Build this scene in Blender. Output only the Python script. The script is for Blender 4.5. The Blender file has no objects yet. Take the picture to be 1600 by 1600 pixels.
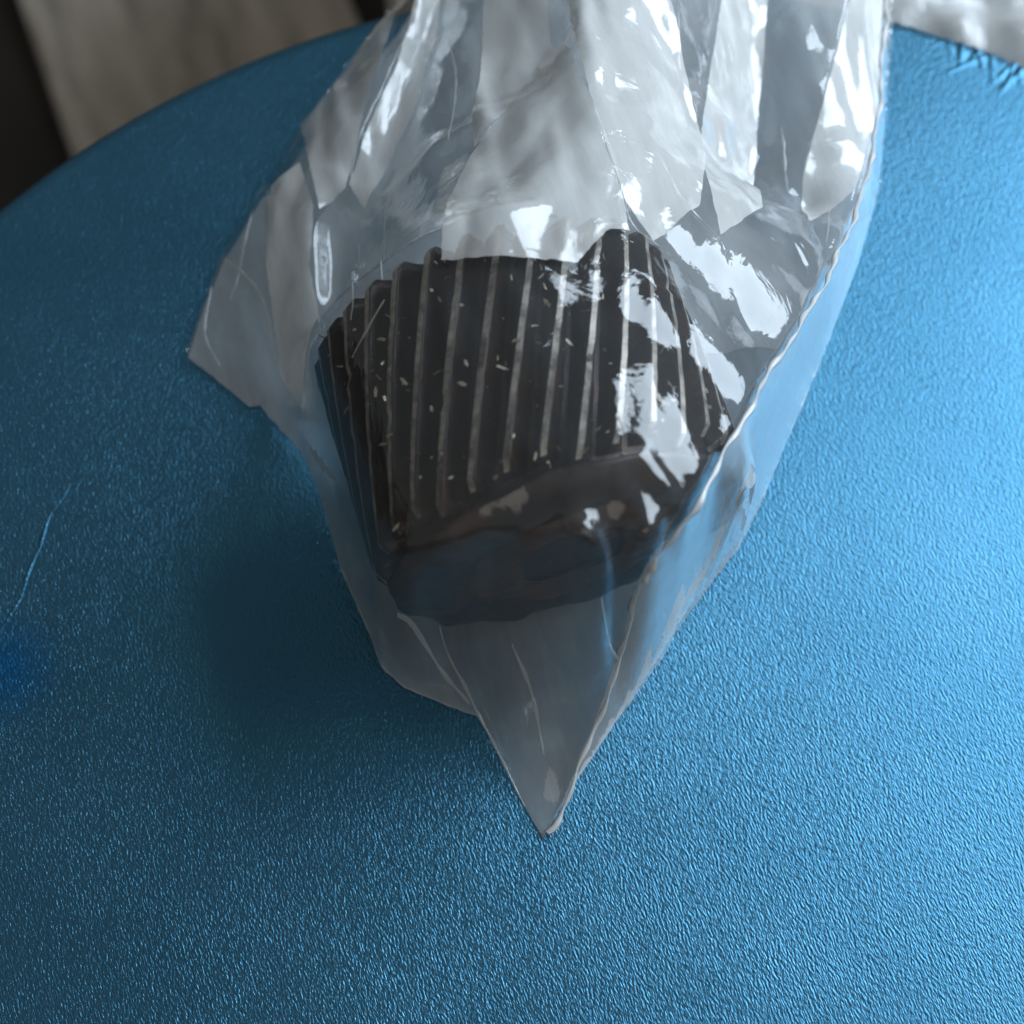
import bpy, bmesh, math, random
import numpy as np
from mathutils import Vector, Matrix
from mathutils.geometry import delaunay_2d_cdt

S = bpy.context.scene
C = S.collection
MM = 0.001
Z0 = 0.46                      # height of the seat top above the floor; local work is in mm above the seat top
def W(p): return Vector((p[0]*MM, p[1]*MM, Z0 + p[2]*MM))

# ------------------------------------------------------------------ camera
PITCH = math.radians(68.0); DIST = 310.0
cam = bpy.data.cameras.new('camera'); camo = bpy.data.objects.new('camera', cam); C.objects.link(camo)
camo.location = W((0, -DIST*math.cos(PITCH), DIST*math.sin(PITCH)))
camo.rotation_euler = (math.pi/2 - PITCH, 0, 0)
cam.sensor_width = 36; cam.lens = 55; cam.clip_start = 0.01; cam.clip_end = 50
cam.dof.use_dof = True; cam.dof.focus_distance = 0.275; cam.dof.aperture_fstop = 13.0
S.camera = camo

# ------------------------------------------------------------------ world and lights
world = bpy.data.worlds.new('World'); S.world = world; world.use_nodes = True
bg = world.node_tree.nodes['Background']
bg.inputs[0].default_value = (0.93, 0.97, 0.95, 1); bg.inputs[1].default_value = 0.14

def area(name, loc, target, size_x, size_y, power, color):
    l = bpy.data.lights.new(name, 'AREA'); l.shape = 'ELLIPSE' if name == 'warm_fill' else 'RECTANGLE'; l.size = size_x; l.size_y = size_y
    l.energy = power; l.color = color
    o = bpy.data.objects.new(name, l); C.objects.link(o)
    o.location = loc
    o.rotation_euler = (Vector(target) - Vector(loc)).to_track_quat('-Z', 'Y').to_euler()
    return o
area('window_light', (0.67, 0.33, Z0+0.56), (0, 0.02, Z0+0.02), 0.74, 0.70, 14.2, (0.72, 0.86, 1.0))
area('warm_fill', (0.25, -1.0, Z0+0.62), (0, 0, Z0), 1.20, 0.90, 2.2, (1.0, 0.92, 0.82))  # broad warm fill added on the camera side to brighten the bag tip

S.view_settings.view_transform = 'Standard'; S.view_settings.look = 'None'
S.view_settings.exposure = 0.0; S.view_settings.gamma = 1.0; S.view_settings.use_curve_mapping = False
S.render.engine = 'CYCLES'
S.cycles.transparent_max_bounces = 32; S.cycles.max_bounces = 6; S.cycles.diffuse_bounces = 2; S.cycles.glossy_bounces = 3
S.cycles.use_adaptive_sampling = True; S.cycles.adaptive_threshold = 0.025
S.cycles.caustics_reflective = False; S.cycles.caustics_refractive = False
S.cycles.use_denoising = True

rng = np.random.default_rng(7); random.seed(7)

# ------------------------------------------------------------------ helpers
def tag(o, label=None, cat=None, group=None, kind=None):
    if label: o['label'] = label
    if cat: o['category'] = cat
    if group: o['group'] = group
    if kind: o['kind'] = kind
    return o
def empty(name, loc):
    o = bpy.data.objects.new(name, None); C.objects.link(o); o.location = loc; o.empty_display_size = 0.02
    return o
def mesh_obj(name, verts, faces, mat, parent=None, smooth=True, world_space=True):
    """verts are world metres; with a parent they are made local to it"""
    me = bpy.data.meshes.new(name)
    if parent is not None and world_space:
        off = parent.location
        verts = [(v[0]-off.x, v[1]-off.y, v[2]-off.z) for v in verts]
    me.from_pydata([tuple(map(float, v)) for v in verts], [], [tuple(map(int, f)) for f in faces])
    me.update()
    if smooth: me.polygons.foreach_set('use_smooth', [True]*len(me.polygons))
    mats = mat if isinstance(mat, (list, tuple)) else [mat]
    for m in mats: me.materials.append(m)
    o = bpy.data.objects.new(name, me); C.objects.link(o)
    if parent is not None: o.parent = parent
    return o
def tube_geo(pts, rad, n=6, flat=1.0):
    pts = [Vector(p) for p in pts]; V = []; F = []
    for i, p in enumerate(pts):
        t = (pts[min(i+1, len(pts)-1)] - pts[max(i-1, 0)]).normalized()
        s = t.cross(Vector((0, 0, 1)));  s = s.normalized() if s.length > 1e-6 else Vector((1, 0, 0))
        u = s.cross(t).normalized()
        r = rad[i] if hasattr(rad, '__len__') else rad
        for k in range(n):
            a = 2*math.pi*k/n
            V.append(p + s*(math.cos(a)*r) + u*(math.sin(a)*r*flat))
    for i in range(len(pts)-1):
        for k in range(n):
            F.append((i*n+k, i*n+(k+1) % n, (i+1)*n+(k+1) % n, (i+1)*n+k))
    F.append(tuple(range(n))[::-1]); F.append(tuple((len(pts)-1)*n+k for k in range(n)))
    return V, F
def resample(poly, step):
    poly = np.array(poly, float); out = []
    for a, b in zip(poly[:-1], poly[1:]):
        n = max(1, int(round(np.linalg.norm(b-a)/step)))
        for k in range(n): out.append(a+(b-a)*k/n)
    out.append(poly[-1]); return np.array(out)
def smooth_poly(poly, step):
    """Catmull-Rom through the points"""
    p = np.array(poly, float); p = np.vstack([2*p[0]-p[1], p, 2*p[-1]-p[-2]]); out = []
    for i in range(1, len(p)-2):
        n = max(2, int(np.linalg.norm(p[i+1]-p[i])/step))
        for k in range(n):
            t = k/n
            out.append(.5*((2*p[i])+(-p[i-1]+p[i+1])*t+(2*p[i-1]-5*p[i]+4*p[i+1]-p[i+2])*t*t+(-p[i-1]+3*p[i]-3*p[i+1]+p[i+2])*t**3))
    out.append(p[-2]); return np.array(out)
def vnoise(x, y, seed):
    """smooth value noise, unit cells"""
    r = np.random.default_rng(seed); T = r.random((64, 64))
    xi = np.floor(x).astype(int); yi = np.floor(y).astype(int); fx = x-xi; fy = y-yi
    fx = fx*fx*(3-2*fx); fy = fy*fy*(3-2*fy)
    g = lambda i, j: T[i % 64, j % 64]
    return (g(xi, yi)*(1-fx)+g(xi+1, yi)*fx)*(1-fy)+(g(xi, yi+1)*(1-fx)+g(xi+1, yi+1)*fx)*fy

# ------------------------------------------------------------------ materials
class NT:
    def __init__(s, name):
        s.m = bpy.data.materials.new(name); s.m.use_nodes = True; s.t = s.m.node_tree; s.t.nodes.clear()
        s.out = s.n('ShaderNodeOutputMaterial')
    def n(s, typ, **kw):
        nd = s.t.nodes.new(typ)
        for k, v in kw.items():
            if k in nd.inputs.keys() or isinstance(k, int): nd.inputs[k].default_value = v
            else: setattr(nd, k, v)
        return nd
    def set(s, nd, **kw):
        for k, v in kw.items(): nd.inputs[k.replace('_', ' ')].default_value = v
        return nd
    def l(s, a, b): s.t.links.new(a, b)
    def coord(s, rot=(0, 0, 0), scale=(1, 1, 1), world=False):
        tc = s.n('ShaderNodeNewGeometry') if world else s.n('ShaderNodeTexCoord'); mp = s.n('ShaderNodeMapping')
        mp.vector_type = 'POINT'; m0 = s.n('ShaderNodeMapping'); m0.vector_type = 'POINT'; m0.inputs['Rotation'].default_value = rot
        s.l(tc.outputs['Position' if world else 'Object'], m0.inputs[0]); s.l(m0.outputs[0], mp.inputs[0]); mp.inputs['Scale'].default_value = scale
        return mp.outputs[0]
    def noise(s, vec, scale, detail=2, rough=.5, dist=0):
        nd = s.n('ShaderNodeTexNoise'); s.l(vec, nd.inputs['Vector'])
        s.set(nd, Scale=scale, Detail=detail, Roughness=rough, Distortion=dist); return nd.outputs['Fac']
    def ramp(s, fac, stops):
        r = s.n('ShaderNodeValToRGB'); s.l(fac, r.inputs[0]); e = r.color_ramp.elements
        while len(e) < len(stops): e.new(.5)
        for q, (p, c) in zip(e, stops):
            q.position = p; q.color = (c, c, c, 1) if not hasattr(c, '__len__') else (*c, 1)
        return r.outputs[0]
    def bump(s, h, strength, dist, prev=None):
        b = s.n('ShaderNodeBump'); s.l(h, b.inputs['Height']); b.inputs['Strength'].default_value = strength; b.inputs['Distance'].default_value = dist
        if prev is not None: s.l(prev, b.inputs['Normal'])
        return b.outputs[0]
    def math(s, op, a, b=None):
        nd = s.n('ShaderNodeMath', operation=op)
        for i, v in enumerate((a, b)):
            if v is None: continue
            if hasattr(v, 'is_output'): s.l(v, nd.inputs[i])
            else: nd.inputs[i].default_value = v
        return nd.outputs[0]
    def mix(s, fac, a, b):
        nd = s.n('ShaderNodeMix', data_type='RGBA')
        for v, i in ((fac, 0), (a, 6), (b, 7)):
            if hasattr(v, 'is_output'): s.l(v, nd.inputs[i])
            else: nd.inputs[i].default_value = (*v, 1) if hasattr(v, '__len__') else v
        return nd.outputs[2]

def mat_vinyl():
    t = NT('blue_vinyl'); p = t.n('ShaderNodeBsdfPrincipled')
    rz = math.radians(-20)
    gv = t.coord((0, 0, rz), (2700, 950, 1500))
    g1 = t.noise(gv, 1.0, 2, .5, 0)
    g2 = t.noise(t.coord((0, 0, rz), (1300, 520, 700)), 1.0, 1, .5, 0)
    big = t.noise(t.coord((0, 0, 0), (30, 30, 30)), 1.0, 3)
    col = t.mix(t.ramp(big, [(.3, 0.), (.7, 1.)]), (0.054, 0.182, 0.286), (0.064, 0.204, 0.316))
    # more saturated blue patch in the vinyl colour towards the left rim
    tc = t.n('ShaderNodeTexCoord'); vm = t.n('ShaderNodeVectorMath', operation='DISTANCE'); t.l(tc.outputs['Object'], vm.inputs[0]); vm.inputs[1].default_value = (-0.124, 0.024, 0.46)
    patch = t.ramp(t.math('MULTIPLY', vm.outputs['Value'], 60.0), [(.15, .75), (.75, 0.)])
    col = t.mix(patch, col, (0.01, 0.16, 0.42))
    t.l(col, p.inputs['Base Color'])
    t.set(p, Metallic=0.92, Roughness=0.35)
    p.inputs['Specular IOR Level'].default_value = .5
    h = t.math('ADD', g1, t.math('MULTIPLY', g2, .3))
    patchy = t.ramp(t.noise(t.coord((0, 0, .4), (45, 45, 45)), 1.0, 3, .6), [(.3, .92), (.7, 1.08)])
    h = t.math('MULTIPLY', t.math('SUBTRACT', h, .65), patchy)
    t.l(t.bump(h, 1.0, 0.00020), p.inputs['Normal'])
    t.l(p.outputs[0], t.out.inputs[0]); return t.m

def mat_film(name, haze, gloss=1.0, rough=.07, tint=(.985, .99, .99), bump=.00012, through=.35, body=(.97, .97, .95)):
    t = NT(name)
    v = t.coord((0, 0, .3), (1, 1, 1))
    n1 = t.noise(v, 90, 4, .6, .8); n2 = t.noise(t.coord((0, 0, -.25), (420, 70, 200)), 1.0, 3, .6, .5)
    nrm = t.bump(n1, .5, bump*5, t.bump(n2, .25, bump))
    tr = t.n('ShaderNodeBsdfTransparent'); tr.inputs[0].default_value = (*tint, 1)
    df = t.n('ShaderNodeBsdfDiffuse'); df.inputs[0].default_value = (*body, 1)
    tl = t.n('ShaderNodeBsdfTranslucent'); tl.inputs[0].default_value = (*body, 1)
    ms = t.n('ShaderNodeMixShader'); ms.inputs[0].default_value = through; t.l(df.outputs[0], ms.inputs[1]); t.l(tl.outputs[0], ms.inputs[2])
    m1 = t.n('ShaderNodeMixShader')
    lw = t.n('ShaderNodeLayerWeight'); lw.inputs[0].default_value = .25
    hz = t.math('MULTIPLY', t.ramp(n2, [(.3, .88), (.75, 1.12)]), haze)
    hz = t.math('ADD', hz, t.math('MULTIPLY', lw.outputs['Facing'], haze*1.2))
    t.l(hz, m1.inputs[0]); t.l(tr.outputs[0], m1.inputs[1]); t.l(ms.outputs[0], m1.inputs[2])
    gl = t.n('ShaderNodeBsdfGlossy'); gl.inputs['Color'].default_value = (1, 1, 1, 1); gl.inputs['Roughness'].default_value = rough; t.l(nrm, gl.inputs['Normal'])
    fr = t.n('ShaderNodeFresnel'); fr.inputs[0].default_value = 1.5; t.l(nrm, fr.inputs['Normal'])
    f = t.math('MINIMUM', t.math('MULTIPLY', fr.outputs[0], 1.45*gloss), .5)
    m2 = t.n('ShaderNodeMixShader'); t.l(f, m2.inputs[0]); t.l(m1.outputs[0], m2.inputs[1]); t.l(gl.outputs[0], m2.inputs[2])
    t.l(m2.outputs[0], t.out.inputs[0]); return t.m

def mat_steel(name, col, col2, metal, rough, sc=220, rust=None):
    t = NT(name); p = t.n('ShaderNodeBsdfPrincipled')
    v = t.coord(world=True)
    n = t.noise(v, sc, 5, .65, .4)
    c = t.mix(t.ramp(n, [(.35, 0.), (.68, 1.)]), col, col2)
    if rust:
        c = t.mix(t.ramp(t.noise(v, 75, 5, .7, .6), [(.50, 0.), (.66, .9)]), c, rust)
    t.l(c, p.inputs['Base Color']); t.set(p, Metallic=metal)
    t.l(t.ramp(n, [(.3, rough-.1), (.7, rough+.15)]), p.inputs['Roughness'])
    t.l(t.bump(t.noise(v, 900, 3, .6), .5, .0002), p.inputs['Normal'])
    t.l(p.outputs[0], t.out.inputs[0]); return t.m

def mat_plain(name, c1, c2, rough, scale=(20, 20, 20), rot=0, detail=4, bump=0.0):
    t = NT(name); p = t.n('ShaderNodeBsdfPrincipled')
    n = t.noise(t.coord((0, 0, rot), scale), 1.0, detail, .6, .4)
    t.l(t.mix(t.ramp(n, [(.3, 0.), (.7, 1.)]), c1, c2), p.inputs['Base Color']); t.set(p, Roughness=rough)
    if bump: t.l(t.bump(n, .6, bump), p.inputs['Normal'])
    t.l(p.outputs[0], t.out.inputs[0]); return t.m

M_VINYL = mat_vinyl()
M_FILM = mat_film('clear_film', .040, body=(.94, .97, 1.0))
M_FILM_BACK = mat_film('clear_film_back', .31, .7, through=.12, body=(.92, .97, 1.0))
M_FILM_FOLD = mat_film('clear_film_fold', .20, .15, .22, through=.2)
M_FILM_MILK = mat_film('milky_film_fold', .40, 1.0, .10, through=.2, body=(.97, .955, .92))
M_FILM_SIDE = mat_film('side_fold_film', .28, .4, .2, through=.15)
M_CREASE = mat_film('creased_film', .30, 1.3, .15, bump=.00005)
M_SEAM = mat_film('film_seam', .55, 1.2, .2, bump=.00005)
M_GEAR = mat_steel('oily_gear_steel', (.010, .0075, .0085), (.030, .022, .023), .45, .38, rust=(.060, .030, .018))
M_TIP = mat_steel('worn_tooth_steel', (.22, .195, .165), (.56, .50, .44), .5, .42, 420, rust=(.05, .043, .037))
M_HUB = mat_steel('rusty_hub_steel', (.035, .022, .018), (.085, .045, .034), .3, .5, 160, rust=(.12, .05, .025))
M_FACE = mat_steel('brown_face_steel', (.014, .011, .010), (.034, .025, .022), .25, .5, 160, rust=(.055, .030, .020))
M_GRIT = mat_steel('pale_grit', (.35, .31, .22), (.6, .55, .42), .3, .4, 900)
M_BORE = mat_steel('dark_bore_steel', (.012, .012, .016), (.03, .03, .036), .5, .4)
M_FLOOR = mat_plain('dark_floor', (.014, .010, .007), (.030, .022, .016), .7, (14, 14, 14))
M_BOARD = mat_plain('grey_board_wood', (.22, .18, .14), (.78, .68, .56), .75, (38, 7, 30), math.radians(-21), 5, .002)
M_SACK = mat_film('sack_film', .5, 1.2, .18, bump=.0006)
M_PACK = mat_plain('pale_packing', (.55, .56, .57), (.72, .73, .74), .6, (30, 30, 30))
M_LEG = mat_plain('dark_leg_metal', (.02, .02, .022), (.04, .04, .042), .45)

# ------------------------------------------------------------------ floor and board
tag(mesh_obj('floor', [(-4, -4, 0), (4, -4, 0), (4, 4, 0), (-4, 4, 0)], [(0, 1, 2, 3)], M_FLOOR), 'dark floor under the stool', kind='structure')
bd = Vector((41.5, -105.5, 0)).normalized(); bn = Vector((-bd.y, bd.x, 0))   # along / across the board
def board(a, w, l0, l1, th):
    bm = bmesh.new(); q = []
    for (s, t) in ((0, l0), (w, l0), (w, l1), (0, l1)):
        q.append(Vector((a[0], a[1], 0)) + bn*s - bd*t)
    vs = [bm.verts.new((p.x, p.y, .0)) for p in q]; f = bm.faces.new(vs)
    r = bmesh.ops.extrude_face_region(bm, geom=[f])
    bmesh.ops.translate(bm, verts=[e for e in r['geom'] if isinstance(e, bmesh.types.BMVert)], vec=(0, 0, th))
    bmesh.ops.recalc_face_normals(bm, faces=bm.faces)
    bmesh.ops.bevel(bm, geom=list(bm.edges), offset=.002, segments=2, affect='EDGES')
    me = bpy.data.meshes.new('wooden_board'); bm.to_mesh(me); bm.free(); me.materials.append(M_BOARD)
    o = bpy.data.objects.new('wooden_board', me); C.objects.link(o); return o
b = board((-0.2848, 0.4969), 0.178, -.45, .7, .02)
tag(b, 'weathered grey wooden board lying on the dark floor behind the stool', 'board')

# ------------------------------------------------------------------ stool
SC = (27.0, -56.4); SR = 188.0
stool = empty('stool', (SC[0]*MM, SC[1]*MM, 0))
tag(stool, 'round stool seat covered in grained metallic blue vinyl', 'stool')
def seat_cover():
    d0, d1 = math.radians(38), math.radians(80)         # rim arc where the cover is gathered
    th = list(np.linspace(d0, d1, 620, endpoint=False)) + list(np.linspace(d1, d0+2*math.pi, 300, endpoint=False))
    th = np.array(th); n = len(th)
    rr = np.concatenate([np.linspace(4, SR-26, 14), np.linspace(SR-25, SR-4, 56)]); prof = [(r, 0.0) for r in rr]
    prof += [(SR-4+4.5*math.sin(a), -4.5*(1-math.cos(a))) for a in np.linspace(.15, math.pi/2, 9)]
    prof += [(SR+.5, -12), (SR+.2, -30), (SR-.5, -44), (SR-4, -48), (SR-30, -48.5)]
    r2 = np.random.default_rng(3)
    pleats = []
    for k in range(75):
        pleats.append((r2.uniform(d0, d1), r2.uniform(-1.0, 1.0), r2.uniform(3, 13), r2.uniform(.35, 1.0), r2.uniform(.18, .55)))
    V = []; F = []
    for (r, z) in prof:
        dz = np.zeros(n)
        if r > SR-28 and z > -9:
            for (tc, slope, ln, wd, am) in pleats:
                dep = SR - r
                if dep > ln: continue
                x = (th-tc)*SR - slope*dep
                dz += am*np.exp(-(x/wd)**2)*(1-dep/ln)**.7 - .5*am*np.exp(-((x-1.6*wd)/wd)**2)*(1-dep/ln)**.7
        sag = np.zeros(n)
        for k in range(n):
            rad = r + (dz[k] if z < -2 else 0)
            V.append(W((SC[0]+rad*math.cos(th[k]), SC[1]+rad*math.sin(th[k]), z + (dz[k] if z >= -2 else 0)*.8 + sag[k])))
    m = len(prof)
    for i in range(m-1):
        for k in range(n):
            F.append((i*n+k, i*n+(k+1) % n, (i+1)*n+(k+1) % n, (i+1)*n+k)[::-1])
    F.append(tuple(range(n))); F.append(tuple((m-1)*n+k for k in range(n))[::-1])
    return V, F
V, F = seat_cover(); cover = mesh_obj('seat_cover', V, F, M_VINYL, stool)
# the object coordinates of the cover run from the stool's base; a raised crease in the vinyl is a sub-part of it
cr = smooth_poly([(-88.0, 6.0, 0), (-90.7, 0.7, 0), (-92.1, -4.1, 0), (-93.4, -9.5, 0), (-94.2, -13.5, 0), (-95.7, -18.7, 0), (-98.5, -26, 0)], .6)
rad = [max(.05, (.25+.3*abs(math.sin(i*.23+.6)))*math.sin(math.pi*(i+.5)/len(cr))**.5)*MM for i in range(len(cr))]
V, F = tube_geo([W((p[0]+.25*math.sin(i*.35), p[1], .0)) for i, p in enumerate(cr)], rad, 8, .7)
cs = mesh_obj('crease', V, F, M_VINYL, stool); cs.parent = cover; cs['label'] = 'raised crease line in the vinyl'
for k in range(4):
    a = math.pi/4 + k*math.pi/2; c0 = Vector((SC[0]*MM, SC[1]*MM, 0)); d = Vector((math.cos(a), math.sin(a), 0))
    V, F = tube_geo([c0+d*.175+Vector((0, 0, 0)), c0+d*.13+Vector((0, 0, Z0-.0485))], .014, 14)
    mesh_obj('leg', V, F, M_LEG, stool)

# ------------------------------------------------------------------ gear
GA = Vector((.2955, -.9553, 0)).normalized()             # axis, pointing at the face with the hub
GR, GRR, GL, GN = 33.8, 29.0, 45.0, 34
GC = Vector((3.0, 2.0, GR+.7))
gs = GA.cross(Vector((0, 0, 1))).normalized(); gu = gs.cross(GA).normalized()
gear = empty('gear', W((GC.x, GC.y, .7)))
tag(gear, 'dark oily steel helical pinion gear lying inside the clear plastic bag', 'gear')
def gp(a, r, t):                                          # along the axis, radius, angle
    return GC + GA*a + gs*(r*math.cos(t)) + gu*(r*math.sin(t))
def lathe(profile, n=96, grime=1.1):
    V = []; F = []; m = len(profile)
    for (a, r) in profile:
        for k in range(n):
            t = 2*math.pi*k/n; lump = (vnoise(np.array([a*.45+r*.3]), np.array([8+6*math.cos(t)*r/20]), 71)+vnoise(np.array([20+6*math.sin(t)*r/20]), np.array([a*.5+r*.4]), 72)-1)[0]*grime
            V.append(W(gp(a+lump, r+lump*.6, t)))
    for i in range(m-1):
        for k in range(n): F.append((i*n+k, i*n+(k+1) % n, (i+1)*n+(k+1) % n, (i+1)*n+k))
    return V, F
h = GL/2
V, F = lathe([(-h, 9), (-h, GRR-1.5), (-h+1.5, GRR), (h-1.5, GRR), (h, GRR-1.2)]); mesh_obj('body', V, F, M_GEAR, gear)
V, F = lathe([(h-.2, GRR-1.4), (h-.2, GR-2.0), (h+.6, GR-2.3), (h+1.8, GR-3.6), (h+2.9, GR-6.2), (h+3.5, 23.5), (h+3.3, 21.5), (h+2.6, 20.0), (h+2.4, 18.5)], grime=1.5); mesh_obj('end_collar', V, F, M_FACE, gear)
V, F = lathe([(h+2.2, 19.2), (h+3.0, 18.2), (h+3.5, 17.0), (h+3.6, 15), (h+3.4, 12.5), (h+3.0, 10.5), (h+2.8, 9.4)], grime=1.5); mesh_obj('hub', V, F, M_HUB, gear)
V, F = lathe([(h+2.9, 9.6), (h+2.2, 9.0), (h+1.8, 8.0), (h+1.7, .3)]); mesh_obj('shaft_end', V, F, M_BORE, gear)
HEL = math.radians(24)
def tooth_mesh(seed):
    r_ = np.random.default_rng(seed)
    V = []; F = []; fm = []; segs = 26; pitch = 2*math.pi/GN
    prof = [(GRR-.6, -.47), (GRR+.5, -.33), (GRR+2.6, -.20), (GR-.35, -.125), (GR, -.085), (GR, .085), (GR-.35, .125), (GRR+2.6, .20), (GRR+.5, .33), (GRR-.6, .47)]
    n = len(prof); run = r_.uniform(0, 3.5)
    for i in range(segs+1):
        a = -h + (GL-run)*i/segs; tw = -a*math.tan(HEL)/GR
        e = 1.0 if 0 < i < segs else .0
        nick = -abs(r_.normal(0, .08)) - (r_.uniform(.2, .6) if r_.random() < .06 else 0); sh = r_.normal(0, .004)
        for (r, t) in prof:
            rr = r - (0 if e else max(0, (r-GRR))*.3)
            if r > GRR+2: rr += nick*(r-GRR)/(GR-GRR)
            V.append(W(gp(a, rr, math.pi/2 + tw + (t*(1+sh*4)+sh)*pitch)))
    for i in range(segs):
        for k in range(n-1):
            F.append((i*n+k, i*n+k+1, (i+1)*n+k+1, (i+1)*n+k)); fm.append(1 if k == 4 else 0)
    F.append(tuple(range(n))[::-1]); fm.append(0); F.append(tuple(segs*n+k for k in range(n))); fm.append(0)
    return V, F, fm
# the tooth is built in the gear's frame so that copies only turn about the axis
ct = W(GC); off = ct - gear.location; kinds = []
for q in range(7):
    V, F, fm = tooth_mesh(100+q)
    me = bpy.data.meshes.new('tooth'); me.from_pydata([tuple(v-ct) for v in V], [], F)
    me.materials.append(M_GEAR); me.materials.append(M_TIP)
    me.polygons.foreach_set('material_index', fm); me.polygons.foreach_set('use_smooth', [m == 0 for m in fm]); me.update(); kinds.append(me)
for k in range(GN):
    o = bpy.data.objects.new('tooth', kinds[(k*5+k//7) % 7]); C.objects.link(o); o.parent = gear
    o.location = off; o.rotation_mode = 'QUATERNION'
    o.rotation_quaternion = Matrix.Rotation(2*math.pi*(k+.3)/GN, 3, GA).to_quaternion()

# grit and metal flakes caught on the oily teeth: too small to pick apart, one part
V = []; F = []
for k in range(260):
    a = random.uniform(-h+1, h-1); t = math.pi/2 + random.uniform(-1.15, 1.0); r = random.choice([GR+.15, GR-.6, GRR+1.2, GRR+.4]); p = W(gp(a, r, t))
    d1 = Vector((random.gauss(0, 1), random.gauss(0, 1), random.gauss(0, .4))).normalized(); d2 = d1.cross(Vector((random.gauss(0, 1), random.gauss(0, 1), random.gauss(0, 1)))).normalized()
    l1 = random.uniform(.25, 1.1)*MM; l2 = random.uniform(.15, .4)*MM; b0 = len(V)
    for (u_, v_) in ((-1, -.6), (.2, -1), (1, .1), (.3, .9), (-.8, .7)): V.append(p + d1*(u_*l1) + d2*(v_*l2) + d1.cross(d2)*(random.uniform(-.1, .1)*MM))
    F.append(tuple(range(b0, b0+5)))
grit = mesh_obj('grit', V, F, M_GRIT, gear, smooth=False); grit['kind'] = 'stuff'

# ------------------------------------------------------------------ plastic bag
OUT_R = [(5.6, -64.4, 0.5), (12.4, -53.3, 1.0), (19.2, -43.1, 1.0), (25.1, -35.1, 1.5), (28.1, -30.9, 2.0), (33.3, -22.3, 3.0), (39.5, -14.0, 5), (44.3, -8.0, 8), (49.0, 0.8, 9), (55.9, 16.3, 10.0), (63.7, 33.6, 12.0), (70.7, 50.7, 13.0), (76.2, 67.5, 13.0), (78.8, 83.3, 13.0), (81.2, 99.8, 13.0), (83.2, 115.1, 13.0), (85.4, 135.5, 14.0), (86, 160, 16)]
MOUTH = [(70, 164, 26), (45, 160, 34), (20, 163, 36), (-2, 158, 28), (-12, 160, 18)]
OUT_L = [(-14.0, 142, 13.0), (-21.2, 126.5, 12.0), (-25.3, 116.8, 11.0), (-33.4, 104.7, 10.0), (-41.4, 92.8, 8.0), (-45.3, 86.1, 7.0), (-51.1, 73.6, 5.0), (-53.5, 73.2, 4.0), (-61.1, 56.5, 3.0), (-64.5, 45.1, 2.0), (-66.8, 34.1, 3.0), (-60.1, 28.7, 1.5), (-53.5, 22.9, 1.5), (-51.2, 23.2, 2.0), (-48.9, 20.3, 3.0), (-42.1, 12.6, 3.0), (-39.0, 6.0, 5), (-33.5, -12.0, 6), (-27.5, -25.0, 5), (-24.8, -32.2, 4.0), (-20.4, -36.0, 2.5), (-12.1, -39.6, 1.5), (-6.2, -41.8, 1.0), (-1.2, -51.5, 0.7), (2.4, -58.6, 0.5)]
SEAM = [(6.4, -63.6, 1.0), (8.4, -61.1, 1.2), (12.3, -52.2, 4.0), (16.4, -42.7, 9.0), (19.2, -36.3, 18.0), (20.0, -33.8, 36.0), (22.2, -32.0, 55.0), (27.5, -26.3, 65.0), (33.1, -16.2, 63.0), (38.1, -6.5, 60.0), (44.1, 5.3, 53.0), (50.8, 17.1, 47.0), (56.6, 28.3, 41.0), (64.3, 45.5, 33.0), (70.2, 61.8, 26.0), (74.9, 79.1, 21.0), (77.6, 95.1, 19.0), (80.1, 110.9, 18.0), (82.7, 131.8, 18.0), (84, 158, 18)]
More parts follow.
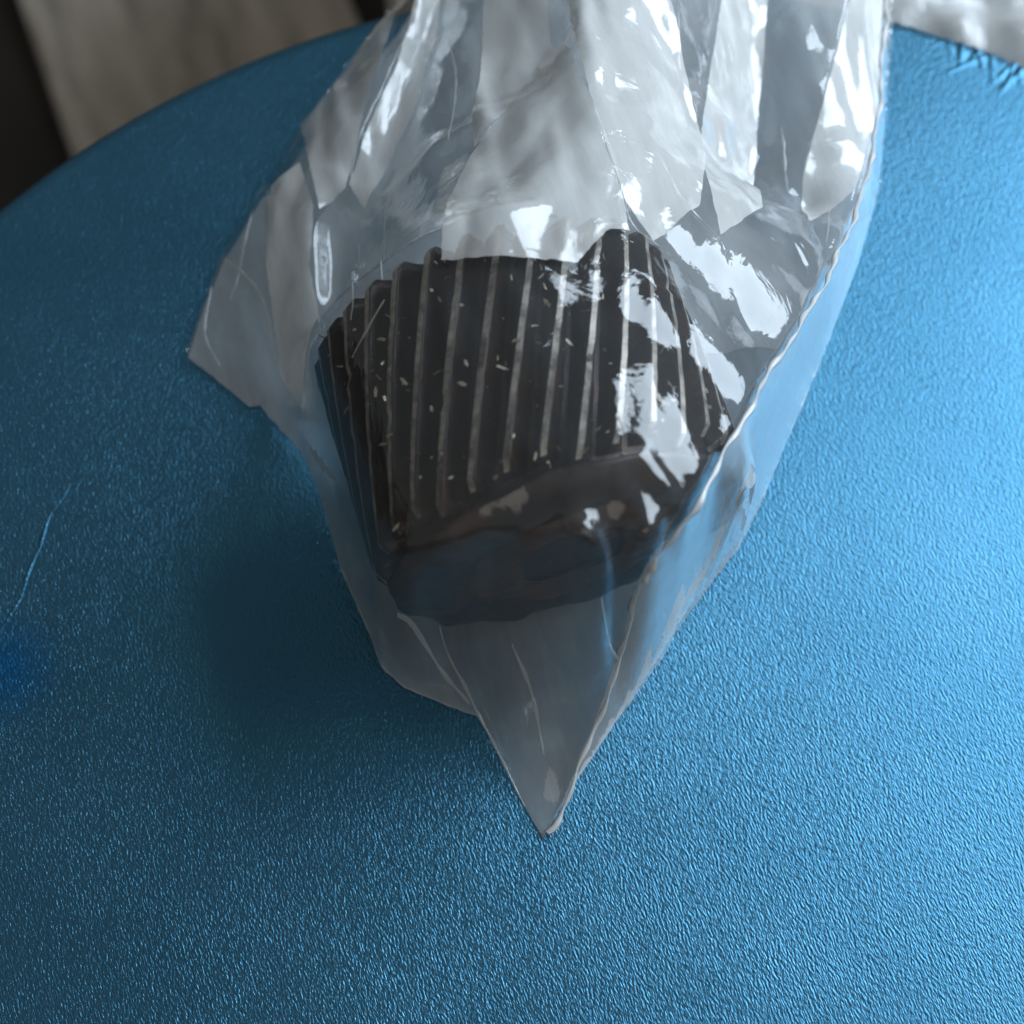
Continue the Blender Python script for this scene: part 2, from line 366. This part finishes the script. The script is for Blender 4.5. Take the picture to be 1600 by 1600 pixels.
CREASES = [
 [(0.6, -56.0, 2.2), (-4.7, -45.8, 7.0), (-9.9, -36.6, 13.0), (-13.7, -31.2, 21.0)],
 [(19.2, -36.3, 18.0), (16.9, -34.0, 24.0), (15.8, -32.5, 34.0)],
 [(-15.0, 150, 26.0), (-15.0, 124.5, 26.0), (-21.1, 96.8, 25.0), (-30.9, 71.5, 24.0), (-32.5, 60.8, 23.0), (-39.7, 56.8, 20.0), (-40.2, 44.1, 19.0), (-37.4, 30.4, 18.0)],
 [(-12, 150, 20), (-15.0, 109.2, 20.0), (-19.3, 91.0, 20.0), (-24.7, 72.8, 21.0), (-24.9, 52.2, 27.0)],
 [(-4, 150, 32), (-4.6, 113.8, 34.0), (-5.7, 92.6, 36.0), (-6.1, 74.0, 40.0), (-7.8, 63.0, 42.0)],
 [(9.8, 79.9, 44.0), (0.0, 61.4, 48.0), (-6.9, 49.5, 50.0), (-11.2, 35.4, 56.0)],
 [(30, 150, 40), (29.9, 99.7, 46.0), (31.7, 75.3, 46.0), (33.0, 65.8, 45.0), (35.5, 60.8, 42.0)],
 [(46, 150, 27), (45.8, 100.8, 30.0), (41.7, 75.6, 32.0), (39.3, 57.8, 34.0)],
 [(73, 150, 28), (70.8, 110.7, 30.0), (66.1, 90.4, 29.0), (61.2, 74.0, 28.0), (57.2, 60.3, 27.0), (58.0, 51.2, 24.0)],
 [(56, 150, 22), (53.0, 96.0, 24.0), (49.0, 73.8, 24.0), (46.8, 57.1, 24.0)],
 [(12, 100, 50), (13, 70, 56), (14.4, 47.7, 62.0), (16.3, 39.8, 64.0), (19.3, 27.7, 64.0)],
 [(7.6, -31.0, 73.0), (13.2, -33.0, 72.0), (19.0, -33.4, 70.0), (23.6, -30.1, 68.0)],
 [(-35.5, 58, 18.0), (-35.3, 44.1, 16.6), (-33.5, 33, 16)],
 [(-61.1, 56.5, 3.0), (-52.5, 46.7, 7.0), (-49.3, 38.7, 8.0), (-47.5, 30.0, 8.0), (-43.9, 22.9, 8.0)],
 [(34.0, 26.4, 56.0), (38.5, 20.7, 53.0), (40.3, 11.3, 52.0)],
]
OUTLINE = OUT_R + MOUTH + OUT_L
G = .8; X0, Y0 = -72.0, -70.0; NX, NY = int(164/G), int(240/G)
gx = X0 + np.arange(NX)*G; gy = Y0 + np.arange(NY)*G; XX, YY = np.meshgrid(gx, gy, indexing='ij')
def inside(poly, X, Y):
    r = np.zeros(X.shape, bool); n = len(poly)
    for i in range(n):
        (x1, y1), (x2, y2) = poly[i][:2], poly[(i+1) % n][:2]
        c = ((y1 > Y) != (y2 > Y)) & (X < (x2-x1)*(Y-y1)/((y2-y1) if y2 != y1 else 1e-9)+x1); r ^= c
    return r
INS = inside(OUTLINE, XX, YY)
def gear_top(X, Y, grow=1.0):
    dx = X-GC.x; dy = Y-GC.y; a = dx*GA.x+dy*GA.y; s = dx*gs.x+dy*gs.y
    R = GR+grow-np.clip(a-h-1.2, 0, 4)*1.1; hh = R*R-s*s
    ok = (hh > 0) & (a > -h-grow) & (a < h+4.2+grow)
    return np.where(ok, GC.z+np.sqrt(np.maximum(hh, 0)), 0.0)
OBST = gear_top(XX, YY)
fixed = np.full(XX.shape, np.nan)
def stamp(poly):
    for p in resample(poly, G*.6):
        i = int(round((p[0]-X0)/G)); j = int(round((p[1]-Y0)/G))
        if 0 <= i < NX and 0 <= j < NY: fixed[i, j] = p[2]
for c in CREASES: stamp(c)
stamp(SEAM); stamp(OUTLINE + OUTLINE[:1])
fx = ~np.isnan(fixed) & ((OBST < 1) | (np.nan_to_num(fixed) > OBST))
Hf = np.where(fx, np.nan_to_num(fixed), np.maximum(OBST, 8.0)); Hf[~INS & ~fx] = 2.0
hold = fx | (~INS)
PR = .020 + .060*np.exp(-(((XX-14)/26)**2+((YY+32)/22)**2)) 
PR *= G*G/4
for it in range(2600):
    A = .25*(np.roll(Hf, 1, 0)+np.roll(Hf, -1, 0)+np.roll(Hf, 1, 1)+np.roll(Hf, -1, 1))
    A = np.maximum(A + PR, OBST)
    Hf = np.where(hold, Hf, A)
# straight-creased crumple: sums of folded planes, kept small and faded at the outline
def crumple(X, Y, seed, n, amp, ang=None, spread=1.6, ext=(18, 60), wds=(3.5, 11), ylim=(-55, 150)):
    r = np.random.default_rng(seed); Z = np.zeros(X.shape)
    for k in range(n):
        cx, cy = r.uniform(-60, 80), r.uniform(*ylim); a = (r.uniform(0, math.pi) if ang is None else ang + r.normal()*spread)
        nx, ny = -math.sin(a), math.cos(a); d = (X-cx)*nx+(Y-cy)*ny; u = (X-cx)*math.cos(a)+(Y-cy)*math.sin(a)
        wd = r.uniform(*wds); ln = r.uniform(*ext)
        Z += r.choice([-1, 1])*r.uniform(.4, 1)*amp*np.maximum(0, 1-np.abs(d)/wd)*np.clip(1.3-np.abs(u)/ln*1.3, 0, 1)
    return Z
def smooth(Z, k):
    for _ in range(k): Z = .5*Z+.125*(np.roll(Z, 1, 0)+np.roll(Z, -1, 0)+np.roll(Z, 1, 1)+np.roll(Z, -1, 1))
    return Z
edge = INS.astype(float)
edge = smooth(edge, 40); edge = np.clip((edge-.5)*2.2, 0, 1)
WR = crumple(XX, YY, 11, 150, .9) + crumple(XX, YY, 12, 110, .8, math.radians(100), .25, (14, 50))
WR += crumple(XX, YY, 13, 90, .75, math.radians(97), .16, (20, 60), (1.4, 3.6), (45, 150)) + crumple(XX, YY, 14, 90, 1.2, math.radians(118), .3, (8, 26), (1.2, 3.5), (-60, -20))
WR += .10*(vnoise(XX/1.9, YY/2.3, 23)-.5)
WR += .8*(vnoise(XX/9., YY/9., 21)-.5) + .16*(vnoise(XX/3.5, YY/4.5, 22)-.5)
Hs = smooth(Hf, 3)
H = np.maximum(np.maximum(Hs + WR*edge, OBST+.15), .9)
dxg = XX-GC.x; dyg = YY-GC.y; ag = dxg*GA.x+dyg*GA.y; sg = np.clip((dxg*gs.x+dyg*gs.y)/GR, -1, 1)
ridge = np.cos(GN*.5*(np.arccos(sg) + ag*math.tan(HEL)/GR))**2          # the film dips between the teeth it rests on
H = np.where(OBST > 1, np.maximum(H - .22*(1-ridge), OBST + .2 + .35*np.abs(WR)), H)
H = smooth(H, 2); 
def samp(Z, x, y):
    i = np.clip((x-X0)/G, 0, NX-1.001); j = np.clip((y-Y0)/G, 0, NY-1.001); a = i.astype(int); b_ = j.astype(int); u = i-a; v = j-b_
    return (Z[a, b_]*(1-u)+Z[a+1, b_]*u)*(1-v)+(Z[a, b_+1]*(1-u)+Z[a+1, b_+1]*u)*v

bag = empty('plastic_bag', W((6, 20, .2)))
tag(bag, 'crumpled clear plastic bag with a pointed sealed corner wrapped around the gear', 'plastic bag')
def sheet(name, poly, hfun, mat, step=1.0, zcol=True):
    ol = resample(list(poly)+[poly[0]], step)[:-1]; n = len(ol)
    ol2 = ol[:, :2] + rng.normal(0, .06, (n, 2))
    xs = np.arange(ol2[:, 0].min(), ol2[:, 0].max(), step); ys = np.arange(ol2[:, 1].min(), ol2[:, 1].max(), step)
    PX, PY = np.meshgrid(xs, ys, indexing='ij'); PX = PX+(np.arange(PX.shape[1]) % 2)*step*.5
    m = inside([tuple(p) for p in ol2], PX, PY); px, py = PX[m], PY[m]
    d = np.full(len(px), 9e9)
    for q in ol2: d = np.minimum(d, (px-q[0])**2+(py-q[1])**2)
    k = d > (step*.55)**2; px, py = px[k], py[k]
    P = [Vector((float(a), float(b))) for a, b in ol2] + [Vector((float(a), float(b))) for a, b in zip(px, py)]
    vo, _, fo, *_ = delaunay_2d_cdt(P, [], [list(range(n))], 1, 1e-6)
    x = np.array([v.x for v in vo]); y = np.array([v.y for v in vo]); z = hfun(x, y)
    if zcol: z[:n] = ol[:, 2]
    return mesh_obj(name, [W(p) for p in zip(x, y, z)], fo, mat, bag)
sheet('front_film', OUTLINE, lambda x, y: samp(H, x, y), M_FILM)
WB = crumple(XX, YY, 31, 120, .5)
TB = np.maximum(.3, np.minimum(.45 + np.abs(WB)*edge*(OBST < 1), H*.5))
# past the rim of the seat the back film sags out over the edge with the mouth
sheet('back_film', [(p[0], p[1], min(p[2], .35)) for p in OUTLINE], lambda x, y: samp(TB, x, y), M_FILM_BACK, 1.6)
WI = crumple(XX, YY, 41, 120, 1.6, math.radians(95), .4, (18, 70))
HI = np.maximum(1.4, np.minimum(H*.55+WI*1.0, H-1.5))
FOLD = [(59, 37, 9), (66, 52, 9), (71, 75, 10), (76, 110, 11), (78, 158, 11), (-6, 155, 12), (-16, 112, 11), (-30, 88, 10), (-40, 62, 8), (-46, 40, 5), (-38, 28, 8), (-24, 32, 10), (-6, 27, 12), (10, 23, 14), (30, 20, 13), (40, 20, 12), (50, 23, 10)]
sheet('folded_film', FOLD, lambda x, y: samp(np.maximum(HI, np.where(OBST > 1, OBST*0+1.4, 0)), x, y), M_FILM_FOLD, 1.3, False)
# overlapping folds of film lying on the front layer, each with its own clean edges
PANELS = [[(-32.6, 61.6), (-29.1, 73.9), (-23.6, 87.8), (-19.4, 108.5), (-15.0, 111.9), (-15.6, 95.2), (-19.9, 75.6), (-25.1, 65.7), (-28.9, 53.8)], [(-5.5, 99.6), (6.2, 90.2), (8.1, 70.4), (0.0, 60.0), (-6.7, 49.9), (-7.4, 60.5), (-5.9, 72.7)], [(23.5, 23.0), (18.8, 30.4), (14.6, 47.9), (12.1, 64.5), (10.3, 86.8), (29.6, 90.4), (32.0, 77.2), (33.7, 64.4), (35.8, 54.1), (32.8, 35.6)], [(35.5, 60.4), (43.1, 102.5), (53.9, 109.6), (49.4, 74.2), (45.5, 41.5), (36.2, 30.2), (34.6, 47.6)], [(55.4, 43.6), (57.2, 60.2), (66.2, 90.5), (69.9, 104.1), (79.2, 113.7), (74.3, 79.0), (66.8, 56.0)], [(-49.7, 66.9), (-49.7, 49.0), (-46.0, 25.7), (-40.3, 13.7), (-32.9, 12.8), (-39.8, 44.0), (-39.3, 56.1), (-43.6, 70.8)], [(-46.1, 89.7), (-36.3, 100.8), (-27.5, 108.0), (-24.6, 107.5), (-31.0, 72.1), (-33.2, 60.1), (-38.2, 56.1)]]
for k, pl in enumerate(PANELS):
    WJ = crumple(XX, YY, 51+k, 110, .8, math.radians(85+7*(k % 4)), .25, (14, 60), (1.6, 5))
    top = H + .7 + .35*(k % 3) + np.abs(WJ)
    sheet('folded_film', [(x, y, 0) for x, y in pl], lambda x, y: samp(top, x, y), M_FILM_MILK, 1.1, False)
FLAP = [(-11.4, 15.7, 67.0), (-5.6, 15.1, 70.0), (0.0, 15.1, 72.0), (10.6, 15.4, 74.0), (16.0, 23.2, 72.0), (19.4, 23.9, 68.0), (17.5, 39.9, 62.0), (14.5, 49.8, 60.0), (9.0, 73.1, 46.0), (0.0, 60.7, 49.0), (-6.9, 48.1, 52.0), (-11.0, 32.2, 58.0)]
WK = crumple(XX, YY, 61, 160, .7, math.radians(70), .5, (10, 40))
sheet('film_flap', FLAP, lambda x, y: samp(H+1.0+np.abs(WK), x, y), M_FILM_MILK, .9, False)
SIDE = [p for p in OUT_R[:-1]] + [(p[0]-.4, p[1]+.2, p[2]) for p in SEAM[::-1][1:]]
sheet('side_fold', SIDE, lambda x, y: samp(np.maximum(.8, H-.7), x, y), M_FILM_SIDE, 1.2, False)
# heat-sealed seam: a narrow doubled strip standing on the fold line
sp = smooth_poly(SEAM, 1.0); V = []; F = []
for i, p in enumerate(sp):
    t = sp[min(i+1, len(sp)-1)]-sp[max(i-1, 0)]; t[2] = 0; t /= np.linalg.norm(t); nx, ny = t[1], -t[0]
    w = .45+.16*math.sin(i*.9)+.12*math.sin(i*.37+1); z = max(float(p[2]), float(samp(H, np.array([p[0]]), np.array([p[1]]))[0]))+.35+.15*math.sin(i*.53)
    wob = .25*math.sin(i*.31)+.15*math.sin(i*.83)
    for (o_, dz) in ((-w, -.25), (-w*.5, .28), (w*.5, .32), (w, -.2)):
        V.append(W((p[0]+nx*(o_+wob), p[1]+ny*(o_+wob), z+dz)))
for i in range(len(sp)-1):
    for k in range(4): F.append((i*4+k, i*4+(k+1) % 4, (i+1)*4+(k+1) % 4, (i+1)*4+k))
mesh_obj('seam', V, F, M_SEAM, bag)

# whitened crease lines pressed into the film
CREASE_LINES = [[(-32.6, 61.6), (-31.0, 71.4), (-26.1, 84.6), (-21.3, 98.3), (-16.2, 107.6)], [(-5.7, 94.0), (-6.1, 72.5), (-7.8, 61.5)], [(8.2, 65.5), (0.0, 60.0), (-6.9, 49.2), (-10.9, 31.0), (-10.9, 15.7)], [(32.0, 87.0), (31.9, 74.4), (33.1, 66.7), (34.9, 61.1)], [(68.9, 97.7), (66.2, 90.5), (61.2, 73.8), (57.2, 60.2), (56.4, 47.7)], [(-23.6, 55.0), (-24.2, 45.4), (-21.3, 15.2)], [(14.4, 47.9), (16.4, 40.5), (19.8, 27.2), (24.7, 23.7)], [(-60.2, 55.5), (-52.3, 46.2), (-49.2, 38.3), (-47.4, 29.8), (-43.4, 21.4)], [(-51.0, 68.2), (-50.0, 60.8), (-49.1, 48.7)], [(-12.6, -32.8), (-9.9, -36.8), (-4.8, -44.7), (2.3, -58.7)], [(14.3, -35.2), (16.0, -36.0), (19.3, -36.7)], [(-41.1, 12.8), (-30.8, -8.0)], [(53.9, 72.6), (53.9, 63.4), (53.9, 56.6)], [(-26.6, 4.8), (-24.2, 7.6), (-20.9, 11.7)], [(-41.1, 89.2), (-41.1, 75.4), (-42.0, 56.8)], [(4.8, 67.9), (3.9, 44.1), (3.1, 25.2)], [(-13.0, 91.6), (-10.9, 74.2), (-11.9, 56.5)], [(22.5, 49.6), (29.1, 38.2), (35.6, 30.0)], [(-21.2, 96.3), (-26.0, 78.9), (-27.7, 66.3)], [(0.0, -37.6), (3.6, -43.3), (5.8, -50.7)], [(-19.5, -32.8), (-14.0, -35.2), (-7.7, -40.8)], [(-62.6, 49.2), (-63.2, 38.6), (-59.4, 30.6)], [(-54.2, 64.8), (-56.1, 51.3), (-57.9, 44.5)], [(35.3, -19.2), (30.4, -26.3), (25.8, -33.6)], [(42.6, -11.3), (38.0, -16.0), (34.4, -20.8)], [(58.2, 38.8), (62.5, 56.2), (68.3, 75.9)], [(19.0, 76.4), (16.0, 61.4), (16.2, 49.9)], [(43.8, 90.2), (40.0, 72.7), (40.0, 59.2)], [(-30.0, 46.9), (-26.7, 17.3), (-26.8, 10.8)]]
for line in CREASE_LINES:
    sp = smooth_poly([(x, y, 0) for x, y in line], .8); V = []; F = []; n_ = len(sp)
    for i, p in enumerate(sp):
        t = sp[min(i+1, n_-1)]-sp[max(i-1, 0)]; t /= (np.linalg.norm(t)+1e-9); nx, ny = t[1], -t[0]
        w = (.10+.26*math.sin(math.pi*(i+.4)/(n_))*(.6+.4*math.sin(i*1.1+len(line))))
        for o_, dz in ((-w, .06), (0, .30), (w, .06)):
            x, y = p[0]+nx*o_, p[1]+ny*o_
            V.append(W((x, y, float(samp(H, np.array([x]), np.array([y]))[0])+dz+.12)))
    for i in range(n_-1):
        for k in range(2): F.append((i*3+k, i*3+k+1, (i+1)*3+k+1, (i+1)*3+k))
    mesh_obj('crease', V, F, M_CREASE, bag)

# ------------------------------------------------------------------ packed sack standing behind the stool
sack = empty('plastic_sack', (0.24, 0.37, 0.0))
tag(sack, 'pale crumpled plastic sack standing on the floor behind the stool rim', 'plastic sack')
def heap(k_, seed, zt):
    """a broad slumped sack: flat top, rounded shoulders, crumpled film relief"""
    n = 110; V = []; F = []; idx = {}
    q = np.linspace(-1, 1, n); A, B_ = np.meshgrid(q, q, indexing='ij')
    u = A*np.sqrt(1-B_*B_/2); v = B_*np.sqrt(1-A*A/2); rho = np.sqrt(u*u+v*v)
    X = sack.location.x + u*.30*k_; Y = sack.location.y + v*.24*k_
    Z = zt*np.sqrt(np.maximum(0, 1-rho**30))
    xm, ym = X*1000, Y*1000
    rel = .016*(vnoise(xm/38, ym/38, seed)-.5) + .010*np.abs(vnoise(xm/16, ym/22, seed+1)-.5)*2 + .003*np.abs(vnoise(xm/7, ym/9, seed+2)-.5)*2
    Z = np.maximum(Z + rel*(rho < .97), .004)
    V = [(float(a), float(b), float(c)) for a, b, c in zip(X.ravel(), Y.ravel(), Z.ravel())]
    F = [(i*n+j, (i+1)*n+j, (i+1)*n+j+1, i*n+j+1) for i in range(n-1) for j in range(n-1)]
    return V, F
V, F = heap(.96, 9, .372); mesh_obj('packing', V, F, M_PACK, sack)
V, F = heap(1.0, 9, .39); mesh_obj('wrap', V, F, M_SACK, sack)
